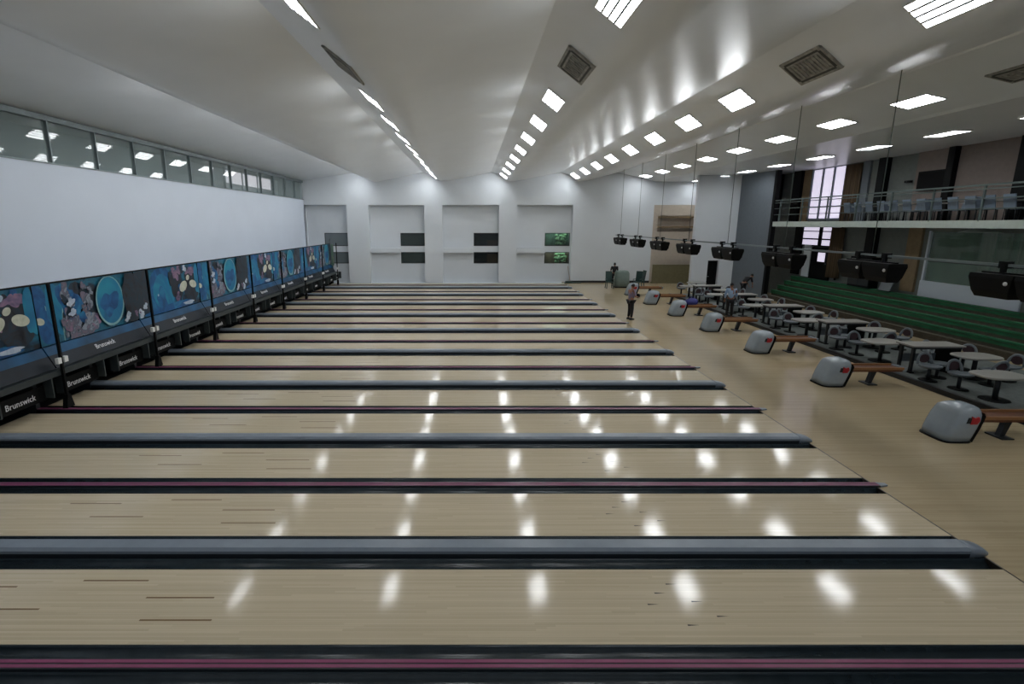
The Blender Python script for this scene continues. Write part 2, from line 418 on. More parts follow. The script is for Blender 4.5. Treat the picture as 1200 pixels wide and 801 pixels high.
def gutter_mb(y0, y1):
    """half-round channel between y0 and y1"""
    mb = MB(); n = 8; pts = []
    for i in range(n+1):
        a = PI*i/n; pts.append(((y0+y1)/2-(y1-y0)/2*math.cos(a), -.005-.085*math.sin(a)))
    poly = pts+[(y1, -.2), (y0, -.2)]
    mb.prism(poly, 'X', XE, X0+.06, True); return mb
def divider(kind):
    h = .39 if kind == 'g' else .29
    if kind == 'g':
        r = thing('lane_divider', '', 'lane divider', group='grey-capped ball track dividers')
        g = .25
        c = MB()
        c.prism([(-.14, -.2), (.14, -.2), (.14, .1), (.1, .135), (-.1, .135), (-.14, .1)], 'X', XE, X0-.22)
        c.mi = 1; c.prism([(-.142, -.02), (.142, -.02), (.142, .06), (-.142, .06)], 'X', XE+.01, X0-.23)
        c.build('cap', [M_cap, M_capdark], r)
        c = MB(); sec = []
        for k in range(7):
            a = PI/2*k/6; x = X0-.22+.3*math.sin(a); s = max(.25, math.cos(a)); z = .03+.105*s
            sec.append([(x, -.14*(.45+.55*s), 0.002), (x, -.14*(.45+.55*s), z*.75), (x, -.09*s, z), (x, .09*s, z), (x, .14*(.45+.55*s), z*.75), (x, .14*(.45+.55*s), 0.002)])
        c.loft(sec); c.build('nose', M_cap, r)
    else:
        r = thing('lane_divider', '', 'lane divider', group='flat pink-striped dividers')
        g = .22
        c = MB(); c.box(XE, X0+.05, -.07, .07, -.2, .03); c.build('cap', M_capdark, r)
        c = MB(); c.box(XE, X0+.045, -.052, -.01, .029, .033); c.box(XE, X0+.045, .01, .052, .029, .033); c.build('stripe', M_pink, r)
        c = MB(); c.prism([(X0+.05, -.07), (X0+.2, -.035), (X0+.2, .035), (X0+.05, .07)], 'Z', .001, .03); c.build('nose', M_cap, r)
    gutter_mb(-h, -h+g).build('gutter', M_gut, r); gutter_mb(h-g, h).build('gutter', M_gut, r)
    return r
for kind, ys, nm in (('g', GREY, 'grey-capped ball track divider'), ('p', PINK, 'flat black divider with a pink stripe')):
    proto = divider(kind)
    vs = [y for y in ys if y > 4.]
    for i, y in enumerate(ys):
        k = vs.index(y) if y in vs else -1
        if k < 0: lab = nm+' below the photo\'s lower edge'
        elif k == 0: lab = nm+', the one of its kind nearest the camera'
        elif k == len(vs)-1: lab = nm+', the one of its kind nearest the far wall'
        elif k < 5: lab = nm+', %s of its kind from the camera' % ORD[k]
        else: lab = nm+', %s of its kind from the far wall' % ORD[len(vs)-1-k]
        dup(proto, i == 0, (0, y, 0), 0, lab)

# ---------------------------------------------------------------- pin deck: printed screens, boards, beam, posts
POST = [4.8+3.9*k for k in range(0, 10)]
XP = -10.55
def screen(kind):
    r = thing('masking_panel', '', 'masking panel', group='printed screens above the pin decks')
    mb = MB(); W = 3.9
    mb.box(-.06, 0, 0, W, 0, 1.5)
    e = .0025
    rg = random.Random(5 if kind == 'A' else 9); lay = [1]
    def E(mi, u, v, ru, rv, rot=0, wob=0.):
        """one printed shape with a wobbly outline, kept inside the sheet"""
        mb.mi = mi; vs = []; ph = [rg.random()*6.3 for _ in range(4)]; lay[0] += 1
        for i in range(28):
            a = 2*PI*i/28; k = 1+wob*(math.sin(2*a+ph[0])*.4+math.sin(3*a+ph[1])*.4+math.sin(5*a+ph[2])*.3)
            y, z = ru*k*math.cos(a), rv*k*math.sin(a)
            y, z = y*math.cos(rot)-z*math.sin(rot), y*math.sin(rot)+z*math.cos(rot)
            vs.append(mb.b.verts.new((.0008*lay[0], min(W-.02, max(.02, u*W+y)), min(1.49, max(.01, v+z)))))
        mb._f(vs)
    def scatter(n, mis, u0, u1, v0, v1, r0, r1):
        for _ in range(n):
            r = r0+(r1-r0)*rg.random(); E(rg.choice(mis), u0+(u1-u0)*rg.random(), v0+(v1-v0)*rg.random(), r*(.6+.5*rg.random()), r*(.7+.6*rg.random()), rg.random()*3, .45)
    if kind == 'A':
        E(4, .09, .8, .5, .9, 0, .3); scatter(5, (9, 5), .03, .12, .1, .4, .04, .12)
        E(2, .38, .72, .8, .8, 0, .1); E(1, .4, .68, .62, .6, 0, .1); E(3, .36, .5, .3, .3, 0, .4)
        E(4, .62, .8, .3, .7, 0, .4); scatter(16, (5, 5, 4, 9, 3), .52, .95, .85, 1.4, .08, .26)
        E(4, .84, .5, .5, .42, 0, .25); E(1, .97, .9, .2, .6, 0, .2); scatter(5, (5, 3), .6, .75, .3, .8, .05, .15)
        E(7, .71, .74, .27, .17, .4); E(7, .885, .76, .25, .14, -.25); E(7, .8, 1.02, .12, .09, .4)
        E(2, .5, .1, 1.6, .14, 0, .2); E(9, .78, .12, .4, .06, 0, .3); E(9, .3, .62, .04, .04)
    else:
        E(2, .07, .75, .3, .8, .1, .15); E(8, .12, .5, .04, .5, .25); E(2, .1, .5, .12, .45, .3); E(7, .03, .62, .14, .09, -.3)
        E(1, .2, .9, .4, .7, 0, .25); E(8, .215, .4, .03, .45, -.1); E(4, .42, .7, .75, .75, 0, .3); E(3, .3, .9, .35, .5, 0, .5)
        scatter(40, (6, 6, 5, 3, 4, 1), .25, .52, .2, 1.25, .06, .24); scatter(12, (5, 6, 6), .2, .5, .05, .45, .08, .2)
        scatter(6, (9, 6), .38, .5, .6, 1.4, .07, .16); scatter(5, (9, 6), .26, .33, .55, 1.0, .06, .13)
        E(8, .68, .78, .6, .72, 0); E(1, .68, .8, .55, .67, 0); E(2, .67, .72, .35, .35, 0, .4)
        E(4, .92, .8, .38, .8, 0, .2); scatter(6, (9, 9, 5), .83, .98, .1, .32, .04, .12)
    mb.build('printed_panel', [A_base, A_teal, A_blue, A_blue, A_dark, A_pink, A_figure, A_pale, A_rim, A_white], r, normals=False)
    fr = MB(); fr.box(-.08, .02, 0, W, 1.5, 1.53); fr.box(-.08, .02, .0, .02, -.02, 1.5); fr.build('frame', M_black, r)
    return r
def text_mesh(txt, size, name, m, parent, M):
    cu = bpy.data.curves.new('tmp', 'FONT'); cu.body = txt; cu.size = size; cu.extrude = .004; cu.align_x = 'CENTER'; cu.resolution_u = 2
    t = bpy.data.objects.new('tmp', cu); C.objects.link(t)
    bpy.context.view_layer.update()
    me = bpy.data.meshes.new_from_object(t.evaluated_get(bpy.context.evaluated_depsgraph_get()))
    bpy.data.objects.remove(t); me.materials.clear(); me.materials.append(m); me.transform(M)
    o = bpy.data.objects.new(name, me); C.objects.link(o); o.parent = parent; return o
TM = Matrix(((0, 0, 1, 0), (1, 0, 0, 0), (0, 1, 0, 0), (0, 0, 0, 1)))     # lettering facing +X, reading towards +Y
pa, pb = screen('A'), screen('B')
# slanted board below each screen with white lettering
nb = thing('lower_board', '', 'board', group='slanted navy boards under the printed screens')
mb = MB(); mb.prism([(.045, .3), (.104, .3), (.26, 0), (.2, 0)], 'Y', 0.02, 3.88); mb.mi = 1; mb.prism([(-.06, .5), (.0, .5), (.104, .3), (.045, .3)], 'Y', 0.02, 3.88); mb.build('board', [M_navy, M_navyblue], nb)
sl = Matrix.Translation((.2, 1.95, .13)) @ Matrix.Rotation(math.radians(-27.), 4, 'Y') @ TM
text_mesh('Brunswick', .19, 'lettering', M_text, nb, sl)
words = {0: 'nearest the camera, cut by the left edge', 7: 'farthest, by the far wall'}
for k in range(8):
    y = POST[1]+3.9*k
    ki = 'A' if k % 2 == 0 else 'B'
    src = pa if ki == 'A' else pb
    pos = words.get(k, '%s from left edge' % ORD[k])
    what = 'blue printed screen with white ovals' if ki == 'A' else 'blue printed screen with pale-rimmed teal disc'
    dup(src, k < 2, (XP, y, 1.54), 0, what+', '+pos)
    dup(nb, k == 0, (XP+.04, y, 1.02), 0, 'navy slanted board with white lettering, below screen '+pos)
# the long beam
o = MB().box(XP+.2, XP+.42, POST[1]-.3, 40.1, .86, 1.0).build('support_beam', M_beam); tag(o, 'long grey beam running below the printed screens along all the lanes', 'beam')
# post with triangular foot
pr = thing('screen_post', '', 'post', group='black posts between the printed screens')
MB().box(-.03, .03, -.03, .03, .1, 3.08).build('pole', M_black, pr)
MB().prism([(-.13, .0), (.13, .0), (.045, .34), (-.045, .34)], 'X', -.06, .06).build('foot', M_black, pr)
for q in (-.16, .05): MB().box(-.02, .06, q, q+.11, 1.14, 1.28).build('bracket', M_frame, pr)
for k in range(8):
    dup(pr, k == 0, (XP+.47, POST[2]+3.9*k-.03, .035), 0, 'black post on a triangular foot between printed screens, %s from the camera' % ORD[k] if k < 7 else 'black post on a triangular foot at the far end of the screens')
# pit curtain boards with lettering, one a lane
rk = thing('pin_guard', '', 'pin guard', group='black lettered guards hanging over the lane ends')
MB().box(-.03, 0, -.72, .72, 0, .36).build('board', M_black, rk)
for q in (-.76, .72): MB().box(-.025, .2, q, q+.04, 0.05, .56).build('side_arm', M_beam, rk)
text_mesh('Brunswick', .2, 'lettering', M_text, rk, Matrix.Translation((.003, 0, .1)) @ TM)
gl = [l for l in lanes if l[0] > 8.]
for i, (y0, y1) in enumerate(gl):
    dup(rk, i == 0, (XP+.2, (y0+y1)/2, .32), 0, 'black guard with white lettering over the lane end, %s' % (('%s from the camera' % ORD[i]) if i < 9 else ('%s from the far wall' % ORD[len(gl)-1-i])))
# pit: dark back and kickback partitions
struct(MB().box(XL, XL+.6, YB, YF, -.2, 1.9).box(XL+.6, XP-.1, YB, 39.8, 2.2, 2.3).build('wall_pit', M_pit))
kb = tag(MB().box(XP-1.2, XP-.2, -.06, .06, -.18, 1.5).build('kickback', M_beam), '', 'partition', 'kickback partitions in the pit')
allg = [c[0] for c in allc if c[0] > 8]
for i, y in enumerate(allg):
    o = kb if i == 0 else kb.copy()
    if i: C.objects.link(o)
    o.location = (0, y, 0); o['label'] = 'dark grey partition at the lane end, %s from the left edge' % ORD[i] if i < 9 else 'dark grey partition at the lane end, %s from the far wall' % ORD[len(allg)-1-i]
# end screen and black locker by the far wall
o = MB().box(XP-.7, XP-.25, 41.0, 41.4, -.18, 2.45).box(XP-.68, XP-.22, 41.02, 41.38, .2, 2.35).build('tall_locker', M_black); tag(o, 'tall black locker beside the far wall at the end of the printed screens', 'locker')
r = thing('end_panel', 'mottled sea-green panel closing the row of printed screens by the far wall', 'panel', (XP, 39.96, 1.4))
MB().box(-.05, 0, 0, .9, 0, 1.6).build('sheet', A_green, r); MB().box(-.055, -.05, .1, .18, 1.6, 1.9).box(-.055, -.05, .06, .22, 1.9, 2.0).build('hook', M_charc, r)

# ---------------------------------------------------------------- ceiling lights and air vents
def light_proto():
    r = thing('ceiling_light', '', 'ceiling light', group='square white ceiling lights')
    w, l = .27, .64
    mb = MB()
    mb.box(-w-.03, w+.03, -l-.03, l+.03, .012, .06)
    for q in ((-w-.03, -w, -l-.03, l+.03), (w, w+.03, -l-.03, l+.03), (-w, w, -l-.03, -l), (-w, w, l, l+.03)): mb.box(*q, -.012, .012)
    mb.build('frame', M_frame, r)
    MB().box(-w, w, -l, l, -.01, .01).build('diffuser', M_lamp, r)
    mb = MB()
    for x in (-.14, -.0, .14): mb.box(x-.02, x+.02, -l, l, -.022, -.011)
    mb.build('louvre', M_fin, r)
    return r
lp = light_proto(); first = True
rows = [(-8.1, 8.07, 30), (-2.82, 7.925, 36), (2.3, 7.925, 36), (7.48, 7.925, 36), (12.6, 7.9, 12), (16.5, 7.575, 0)]
rown = ['glass-mirrored leftmost ceiling row', 'ceiling row left of centre', 'middle ceiling row', 'ceiling row right of centre', 'second ceiling row from right', 'rightmost flat ceiling row']
YL = [5.75, 9.25]+[16.1+3.42*k for k in range(8)]
for ri, (x, z, t) in enumerate(rows):
    for k, y in enumerate(YL):
        rk_ = len(YL)-1-k
        lab = 'white light panel, %s from the far wall, %s' % (ORD[rk_] if rk_ else 'nearest', rown[ri])
        if rk_ == 0: lab = 'white light panel nearest the far wall, '+rown[ri]
        o = dup(lp, first, (x, y, z-.03), 0, lab); first = False
        o.rotation_euler = (0, math.radians(t), 0)
vp = thing('air_vent', '', 'air vent', group='ceiling air vents')
MB().box(-.36, .36, -.72, .72, -.03, .05).build('frame', M_vent, vp)
mb = MB(); mb.box(-.3, -.25, -.6, .6, -.036, -.02); mb.box(.25, .3, -.6, .6, -.036, -.02); mb.box(-.25, .25, -.66, -.58, -.036, -.02); mb.box(-.25, .25, .58, .66, -.036, -.02); mb.build('slot', M_ventdark, vp)
mb = MB()
for k in range(9): mb.box(-.2, .2, -.5+.12*k, -.46+.12*k, -.05, -.03)
mb.build('grille', M_vent, vp)
for i, (x, z, t) in enumerate(rows[:5]):
    o = dup(vp, i == 0, (x, 12.75 if i < 4 else 13.0, z-.02), 0, 'grey air vent in the '+rown[i]); o.rotation_euler = (0, math.radians(t), 0)

# ---------------------------------------------------------------- ball returns
def sup(cx, cy, hx, hy, z, n=20, p=.45):
    out = []
    for i in range(n):
        a = 2*PI*i/n; c, s = math.cos(a), math.sin(a)
        out.append((cx+hx*math.copysign(abs(c)**p, c), cy+hy*math.copysign(abs(s)**p, s), z))
    return out
def ball_return():
    r = thing('ball_return', '', 'ball return', group='grey ball returns with wooden racks')
    lv = [(.03, -.16, .44, .36), (.15, -.14, .48, .37), (.32, -.09, .54, .37), (.48, -.03, .59, .365), (.6, .02, .61, .345), (.68, .05, .6, .31), (.73, .13, .57, .26), (.765, .22, .5, .19), (.78, .3, .42, .09)]
    secs = [sup((a+b)/2, 0, (b-a)/2, h, z) for z, a, b, h in lv]
    MB().loft(secs).build('hood', M_hood, r)
    MB().loft([sup(.14, 0, .33, .38, 0), sup(.14, 0, .32, .375, .035)]).build('plinth', M_black, r)
    # dark rear frame following the back edge
    mb = MB(); mb.prism([(.38, 0), (.46, 0), (.57, .3), (.64, .56), (.6, .64), (.5, .3)], 'Y', -.31, .31); mb.build('rear_frame', M_black, r)
    # emblem on the near flank and its twin on the far flank
    mb = MB(); mb.prism([(.2, .44), (.3, .44), (.3, .56), (.24, .56)], 'Y', -.374, -.3); mb.mi = 1
    mb.prism([(.28, .42), (.42, .42), (.47, .5), (.44, .58), (.37, .55), (.3, .59)], 'Y', -.378, -.3); mb.build('emblem', [M_charc, M_red], r)
    # rack
    rk = MB(); rk.box(.66, 2.1, -.22, .22, .41, .49); t = rk.build('rack_tray', M_brown, r)
    MB().box(.66, 2.1, -.25, -.21, .47, .54).box(.66, 2.1, .21, .25, .47, .54).build('rack_rail', M_tan, r)
    MB().box(0.58, .74, -.2, .2, .39, .47).build('rack_end', M_hood, r); MB().box(2.08, 2.2, -.22, .22, .42, .53).build('rack_end', M_hood, r)
    MB().prism([(1.28, .02), (1.38, .02), (1.5, .41), (1.36, .41)], 'Y', -.06, .06).box(1.2, 1.46, -.2, .2, 0, .03).build('leg', M_charc, r)
    return r
bp = ball_return()
for k in range(7):
    y = 10.75+3.9*k
    lab = ['grey ball return nearest the camera with a red emblem, cut by the right edge', 'second grey ball return from the camera, with a dark red emblem', 'third grey ball return from the camera',
           'fourth grey ball return, in front of the man in a light blue shirt', 'grey ball return with a blue bag on its rack', 'grey ball return, sixth from the camera, just right of the man in the lilac shirt', 'grey ball return partly hidden behind the man in the lilac shirt'][k]
    dup(bp, k == 0, (10.1, y, 0), 0, lab)
r = thing('bag', 'dark blue cloth bag lying on the rack of a ball return', 'bag', (10.98, 26.32, .51))
MB().loft([sup(0, 0, .26, .2, .05), sup(0, 0, .3, .23, .12), sup(.02, 0, .29, .22, .24), sup(.06, .02, .2, .13, .31), sup(.09, .02, .1, .05, .35)]).build('sack', M_blue, r)
mb = MB(); mb.path([(-.12, 0, .26), (-.1, .02, .36), (.04, .05, .42), (.14, .04, .38), (.18, 0, .26)], .018); mb.build('strap', M_blue, r)

# green chairs and cloth covered chest at the far end
def plastic_chair():
    r = thing('plastic_chair', '', 'chair', group='dark green plastic chairs by the far wall')
    MB().box(-.24, .24, -.24, .24, .42, .46).build('seat', M_dgreen, r, bev=.01)
    mb = MB(); mb.prism([(.2, .44), (.25, .44), (.36, 1.18), (.31, 1.2)], 'Y', -.23, .23); mb.build('backrest', M_dgreen, r, bev=.01)
    for sx, sy in ((-1, -1), (-1, 1), (1, -1), (1, 1)): MB().tube((.2*sx, .2*sy, .43), (.24*sx, .24*sy, 0), .025, 8).build('leg', M_dgreen, r)
    for s in (-1, 1): MB().box(-.2, .27, .23*s-.025, .23*s+.025, .64, .67).tube((-.2, .23*s, .65), (-.2, .22*s, .44), .02).build('armrest', M_dgreen, r)
    return r
pc = plastic_chair()
for i, (x, y, rz, lab) in enumerate(((9.8, 37.7, PI/2, 'dark green plastic chair left of the cloth-covered chest by the far wall'), (11.8, 37.75, .9, 'dark green plastic chair right against the cloth-covered chest'), (12.25, 38.6, .15, 'dark green plastic chair standing farthest right by the chest, its back tilted'))):
    dup(pc, i == 0, (x, y, 0), rz, lab)
r = thing('covered_chest', 'grey-green cloth covered chest between dark green chairs by the far wall', 'chest', (10.8, 38.2, 0))
MB().loft([sup(0, 0, .52, .3, 0.1), sup(0, 0, .52, .3, .5), sup(0, 0, .5, .28, 1.05), sup(0, 0, .42, .22, 1.2), sup(0, 0, .2, .1, 1.24)]).build('cover', M_ggcloth, r)
MB().box(-.52, .52, -.3, .3, 0, .1).build('plinth', M_black, r)
# hose and tray by the last recess
r = thing('hose_tray', 'low dark tray with a tan hose by the foot of the rightmost wall recess', 'tray', (7.3, 41.15, 0))
r.location.x = 7.55
MB().box(-.35, .9, -.14, .14, 0, .07).box(-.3, .2, -.1, .1, .07, .16).build('tray', M_dgreen, r)
MB().path([(.1, .0, .1), (-.0, .1, .6), (-.1, .2, 1.3)], .015).build('hose', M_tan, r)

# ---------------------------------------------------------------- overhead monitors
def monitor():
    r = thing('overhead_monitor', '', 'monitor', group='black twin overhead monitors')
    for s in (-1, 1):
        mb = MB()
        def ring(z, w, d): return [(-d, s*.46-w, z), (d, s*.46-w, z), (d, s*.46+w, z), (-d, s*.46+w, z)]
        mb.loft([ring(0, .34, .14), ring(.12, .38, .2), ring(.38, .445, .24), ring(.46, .445, .22)], smooth=False)
        c = mb.build('cabinet', M_black, r, bev=.012)
        MB().box(.2, .235, s*.46-.33, s*.46+.33, .12, .36).build('screen', M_charc, c)
        MB().box(-.03, .03, s*.46-.04, s*.46+.04, .46, .6).box(-.08, .08, s*.46-.1, s*.46+.04, .57, .7).build('bracket', M_black, r)
        MB().ball((-.23, s*.46-.32, .3), .03, .04, .04).build('glint_knob', M_text, c)  # white ball stands in for a glint on the cabinet
    MB().box(-.04, .04, -.85, .85, .46, .49).build('cross_bar', M_black, r)
    return r
mp_ = monitor()
rod = None
for k in range(8):
    y = 9.75+3.9*k
    lab = 'black twin overhead monitor hanging over the seating, %s' % (('%s from the camera' % ORD[k]) if k < 4 else ('%s from the far wall' % ORD[7-k] if k < 7 else 'nearest the far wall'))
    dup(mp_, k == 0, (10.2, y, 3.1), 0, lab)
    if k == 0:
        rod = tag(MB().tube((0, 0, 0), (0, 0, 4.44), .011, 6).build('ceiling_rod', M_rail), '', 'rod', 'thin rods from ceiling to monitor rail')
    o = rod if k == 0 else rod.copy()
    if k: C.objects.link(o)
    o.location = (10.2, y+.0, 3.74); o['label'] = 'thin rod from ceiling to overhead monitor, %s from the camera' % ORD[k] if k < 7 else 'thin rod from ceiling to overhead monitor nearest the far wall'
o = MB().box(10.17, 10.23, 5, 38.2, 3.7, 3.75).build('monitor_rail', M_alu); tag(o, 'thin grey rail linking all overhead monitors in one line', 'rail')

# ---------------------------------------------------------------- seating platform
struct(MB().box(12.75, 16.9, 2., 33.9, 0, .12).build('trim_9', M_plat))
struct(MB().box(12.66, 12.78, 2., 33.9, 0, .135).build('trim_10', M_edge))
PZ = .12
def tall_table():
    r = thing('console_table', '', 'table', group='tall rectangular score tables')
    MB().box(-.78, .78, -.34, .34, .80, .845).build('tabletop', M_top, r, bev=.012)
    MB().box(-.72, .72, -.28, .28, .74, .8).build('apron', M_charc, r)
    for y in (-.22, .22): MB().box(-.7, -.63, y-.04, y+.04, 0, .75).build('leg', M_charc, r)
    MB().box(.4, .72, -.26, .26, 0, .75).build('pedestal_cabinet', M_black, r)
    MB().box(-.72, -.6, -.3, .3, 0, .03).build('foot', M_black, r)
    MB().box(-.63, .4, .2, .23, .25, .5).build('modesty_panel', M_grey, r)
    return r
def low_table():
    r = thing('snack_table', '', 'table', group='low pale tables on pedestals')
    MB().loft([sup(0, 0, .55, .4, .62, 28, .6), sup(0, 0, .57, .42, .64, 28, .6), sup(0, 0, .57, .42, .665, 28, .6), sup(0, 0, .55, .4, .68, 28, .6)], smooth=False).build('tabletop', M_top, r)
    MB().tube((0, 0, .03), (0, 0, .62), .06, 12).build('pedestal', M_charc, r)
    MB().loft([sup(0, 0, .3, .3, 0, 20, .8), sup(0, 0, .28, .28, .03, 20, .8)], smooth=False).build('base', M_black, r)
    return r
def swing_chair():
    """moulded shell on a pedestal; the backrest is an open arch round a dark pad"""
    r = thing('shell_chair', '', 'chair', group='grey shell chairs on pedestals')
    MB().loft([sup(0, 0, .2, .2, .38, 20, .7), sup(0, 0, .25, .25, .42, 20, .7), sup(0, 0, .26, .26, .455, 20, .7), sup(0, 0, .2, .2, .44, 20, .7)]).build('seat', M_shell, r)
    mb = MB(); N = 14; pts = []
    for i in range(N+1):
        a = PI*i/N; pts.append((.2+.08*math.sin(a), -.2*math.cos(a), .45+.29*max(0., math.sin(a))**.8))
    secs = []
    for i, p in enumerate(pts):
        t = PI*i/N; u = Vector((0, -math.cos(t), math.sin(t))); secs.append([tuple(Vector(p)+u*.04*math.cos(2*PI*j/8)+Vector((.03*math.sin(2*PI*j/8), 0, 0))) for j in range(8)])
    mb.loft(secs); mb.build('backrest', M_shell, r)
    mb = MB(); n = 16; v = []
    secs = []
    for x in (.0, .02): secs.append([(.235+x, .15*math.cos(2*PI*i/n), .59+.12*math.sin(2*PI*i/n)) for i in range(n)])
    mb.loft(secs, smooth=False); mb.build('back_pad', M_maroon, r)
    MB().tube((0, 0, .02), (0, 0, .39), .045, 10).build('pedestal', M_charc, r)
    MB().loft([sup(0, 0, .24, .2, 0, 16, .8), sup(0, 0, .22, .18, .03, 16, .8)], smooth=False).build('base', M_black, r)
    return r
tt, lt, sc_ = tall_table(), low_table(), swing_chair()
ft = fl = fc = True
def seen(x, y): return 553+620*x/(y*.976+.85) < 1225
for k in range(-1, 6):
    y0 = 15.6+3.9*k
    w = ['cut by photo edge', 'nearest the camera', 'second from the camera', 'third from the camera', 'fourth from the camera', 'fifth from the camera', 'farthest away'][k+1]
    if k < 5 and seen(13.3, y0):
        dup(tt, ft, (13.87, y0, PZ), 0, 'tall pale-topped score table on the platform, '+w); ft = False
    if y0+.85 < 33.2:
        dup(lt, fl, (13.32, y0+1.15, PZ), 0, 'low pale table near the platform edge, '+w); fl = False
    if seen(14.2, y0-.8): dup(lt, fl, (14.55, y0-.8, PZ), 0, 'low pale table farther back on the platform, '+w); fl = False
    for (dx, dy, rz, q) in ((-.7, -1.05, PI/2, 'before the low front table'), (-.2, -.75, 2.3, 'facing the score table'), (.78, .6, PI/2+.2, 'behind the score table'), (-.55, 2.05, PI/2, 'past the front table'),
                            (1.5, -1.1, .2, 'right of the back table'), (1.35, .15, .5, 'between back table and bleachers'), (.62, -1.5, -PI/2, 'before the back table')):
        if y0+dy > 33.3 or not seen(13.75+dx-.2, y0+dy): continue
        dup(sc_, fc, (13.75+dx, y0+dy, PZ), rz, 'grey shell chair %s, seating group %s' % (q, w)); fc = False

# ---------------------------------------------------------------- bleachers, gallery, right wall
YG0, YG1 = -2., 32.45
NB = 5
for k in range(NB):
    xa = 18.0+.37*k; zt = .28*(k+1)
    r = thing('bleacher_bench', '%s bleacher bench, %s' % ('green' if k else 'bare brown', ['lowest row at floor level', 'second row up', 'middle row', 'fourth row up', 'topmost row under the booth'][k]), 'bench', (xa, (YG0+YG1)/2, 0), group='bleacher rows')
    h = (YG1-YG0)/2
    MB().box(.05, .37 if k < NB-1 else .41, -h, h, .0, zt-.04).build('riser', M_brownstep, r)
    MB().box(0, .22, -h, h, zt-.06, zt).build('seat_plank', M_green if k else M_brownstep, r)
    MB().box(.03, .06, -h, h, zt-.2, zt-.09).build('front_plank', M_green if k else M_brownstep, r)
mb = MB()
HY0, HY1 = 12., 23.35        # booth opening
mb.box(XR, XR+.2, YB, HY0, -.1, 7.6); mb.box(XR, XR+.2, HY1, YF+.2, -.1, 7.6); mb.box(XR, XR+.2, HY0, HY1, -.1, 2.0); mb.box(XR, XR+.2, HY0, HY1, 4.15, 7.6)
struct(mb.build('wall_right', M_dkgrey))
mb = MB(); mb.box(XR+2.2, XR+2.4, HY0-.2, HY1+.2, 1.4, 4.4); mb.box(XR+.2, XR+2.2, HY0-.2, HY0, 1.4, 4.4); mb.box(XR+.2, XR+2.2, HY1, HY1+.2, 1.4, 4.4); mb.box(XR+.2, XR+2.2, HY0, HY1, 1.4, 1.5); mb.box(XR+.2, XR+2.2, HY0, HY1, 4.3, 4.4)
struct(mb.build('wall_booth', mat('booth_lining', (120, 150, 134), .8, stretch=(1, 6, .2), var=.35, scale=2)))
w = struct(MB().box(XR-.06, XR+.1, 19.0, HY1+.12, 1.36, 2.06).build('window_11', M_bluewhite))
MB().box(XR+.04, XR+.05, HY0, HY1, 2.06, 4.15).build('pane', M_gglass, w)
for y, m, hw in ((HY1+.04, M_bluewhite, .05), (19.0, M_charc, .05), (16., M_charc, .05)): MB().box(XR-.05, XR+.1, y-hw, y+hw, 2.06, 4.2).build('mullion', m, w)
MB().box(XR+.02, XR+.06, HY0, HY1, 2.9, 2.94).build('transom', M_charc, w)
mb = MB()
for k in range(14):
    y = HY0+.3+k*.78; mb.prism([(y, XR+1.9), (y+.3, XR+1.8), (y+.6, XR+1.9), (y+.6, XR+1.95), (y+.3, XR+1.85), (y, XR+1.95)], 'Z', 1.6, 4.2) if False else mb.box(XR+1.8+.08*(k % 2), XR+1.9+.08*(k % 2), y, y+.5, 1.5, 4.2)
o = mb.build('booth_curtain', mat('curtain_grey_green', (150, 162, 150), .85, stretch=(1, 5, .2), var=.3, scale=3)); tag(o, 'pale grey-green curtain strips hanging inside the glazed booth', 'curtain')

# gallery floor with pale fascia
struct(MB().box(18.06, XR, YB, YG1, 4.36, 4.58).build('floor_gallery', M_slab))
struct(MB().box(18.0, 18.06, YB, YG1, 4.34, 4.62).build('trim_11', M_conc))
r = thing('gallery_railing', 'long grey metal railing along the edge of the upper gallery', 'railing', (18.03, 15, 4.6))
for z in (1.2, 1.08, .75, .4):
    MB().box(-.025, .025, YB-15, YG1-15, z, z+(.06 if z > 1.1 else .035)).build('rail', M_rail, r)
y = 31.9
while y > YB:
    MB().box(-.03, .03, y-15-.03, y-15+.03, -.02, 1.2).build('post', M_rail, r); y -= 2.1
def YX(px, z=6., X=XR):
    """distance along the hall of a point of the right wall"""
    d = 620*X/(px-553); return (d+(z-4.5)*.218)/.976
n_tr = 12
def pil(p0, p1, z0, z1, m, t=.12):
    global n_tr
    a, b = sorted((YX(p0, (z0+z1)/2), YX(p1, (z0+z1)/2)))
    struct(MB().box(XR-t, XR, a, b, z0, z1).build('trim_%d' % n_tr, m)); n_tr += 1
GT, GC = 4.58, 7.57
pil(933, 942, GT, GC, M_black, .3); pil(942, 950, GT, GC, M_tancol); pil(1010, 1018, GT, GC, M_grey, .1)
pil(1032, 1040, GT, GC, M_black, .3); pil(1073, 1112, GT, GC, M_pinkgrey, .1); pil(1113, 1121, GT, GC, M_black, .3); pil(1121, 1196, GT, GC, M_pinkgrey, .08); pil(1197, 1215, GT, GC, M_black, .3)
pil(908, 916, GT, GC, M_black, .2); pil(931, 940, 1.5, 4.34, M_black, .1); pil(1018, 1027, 1.5, 4.34, M_black, .3)
pil(1062, 1078, 1.5, 4.34, M_tancol, .1)
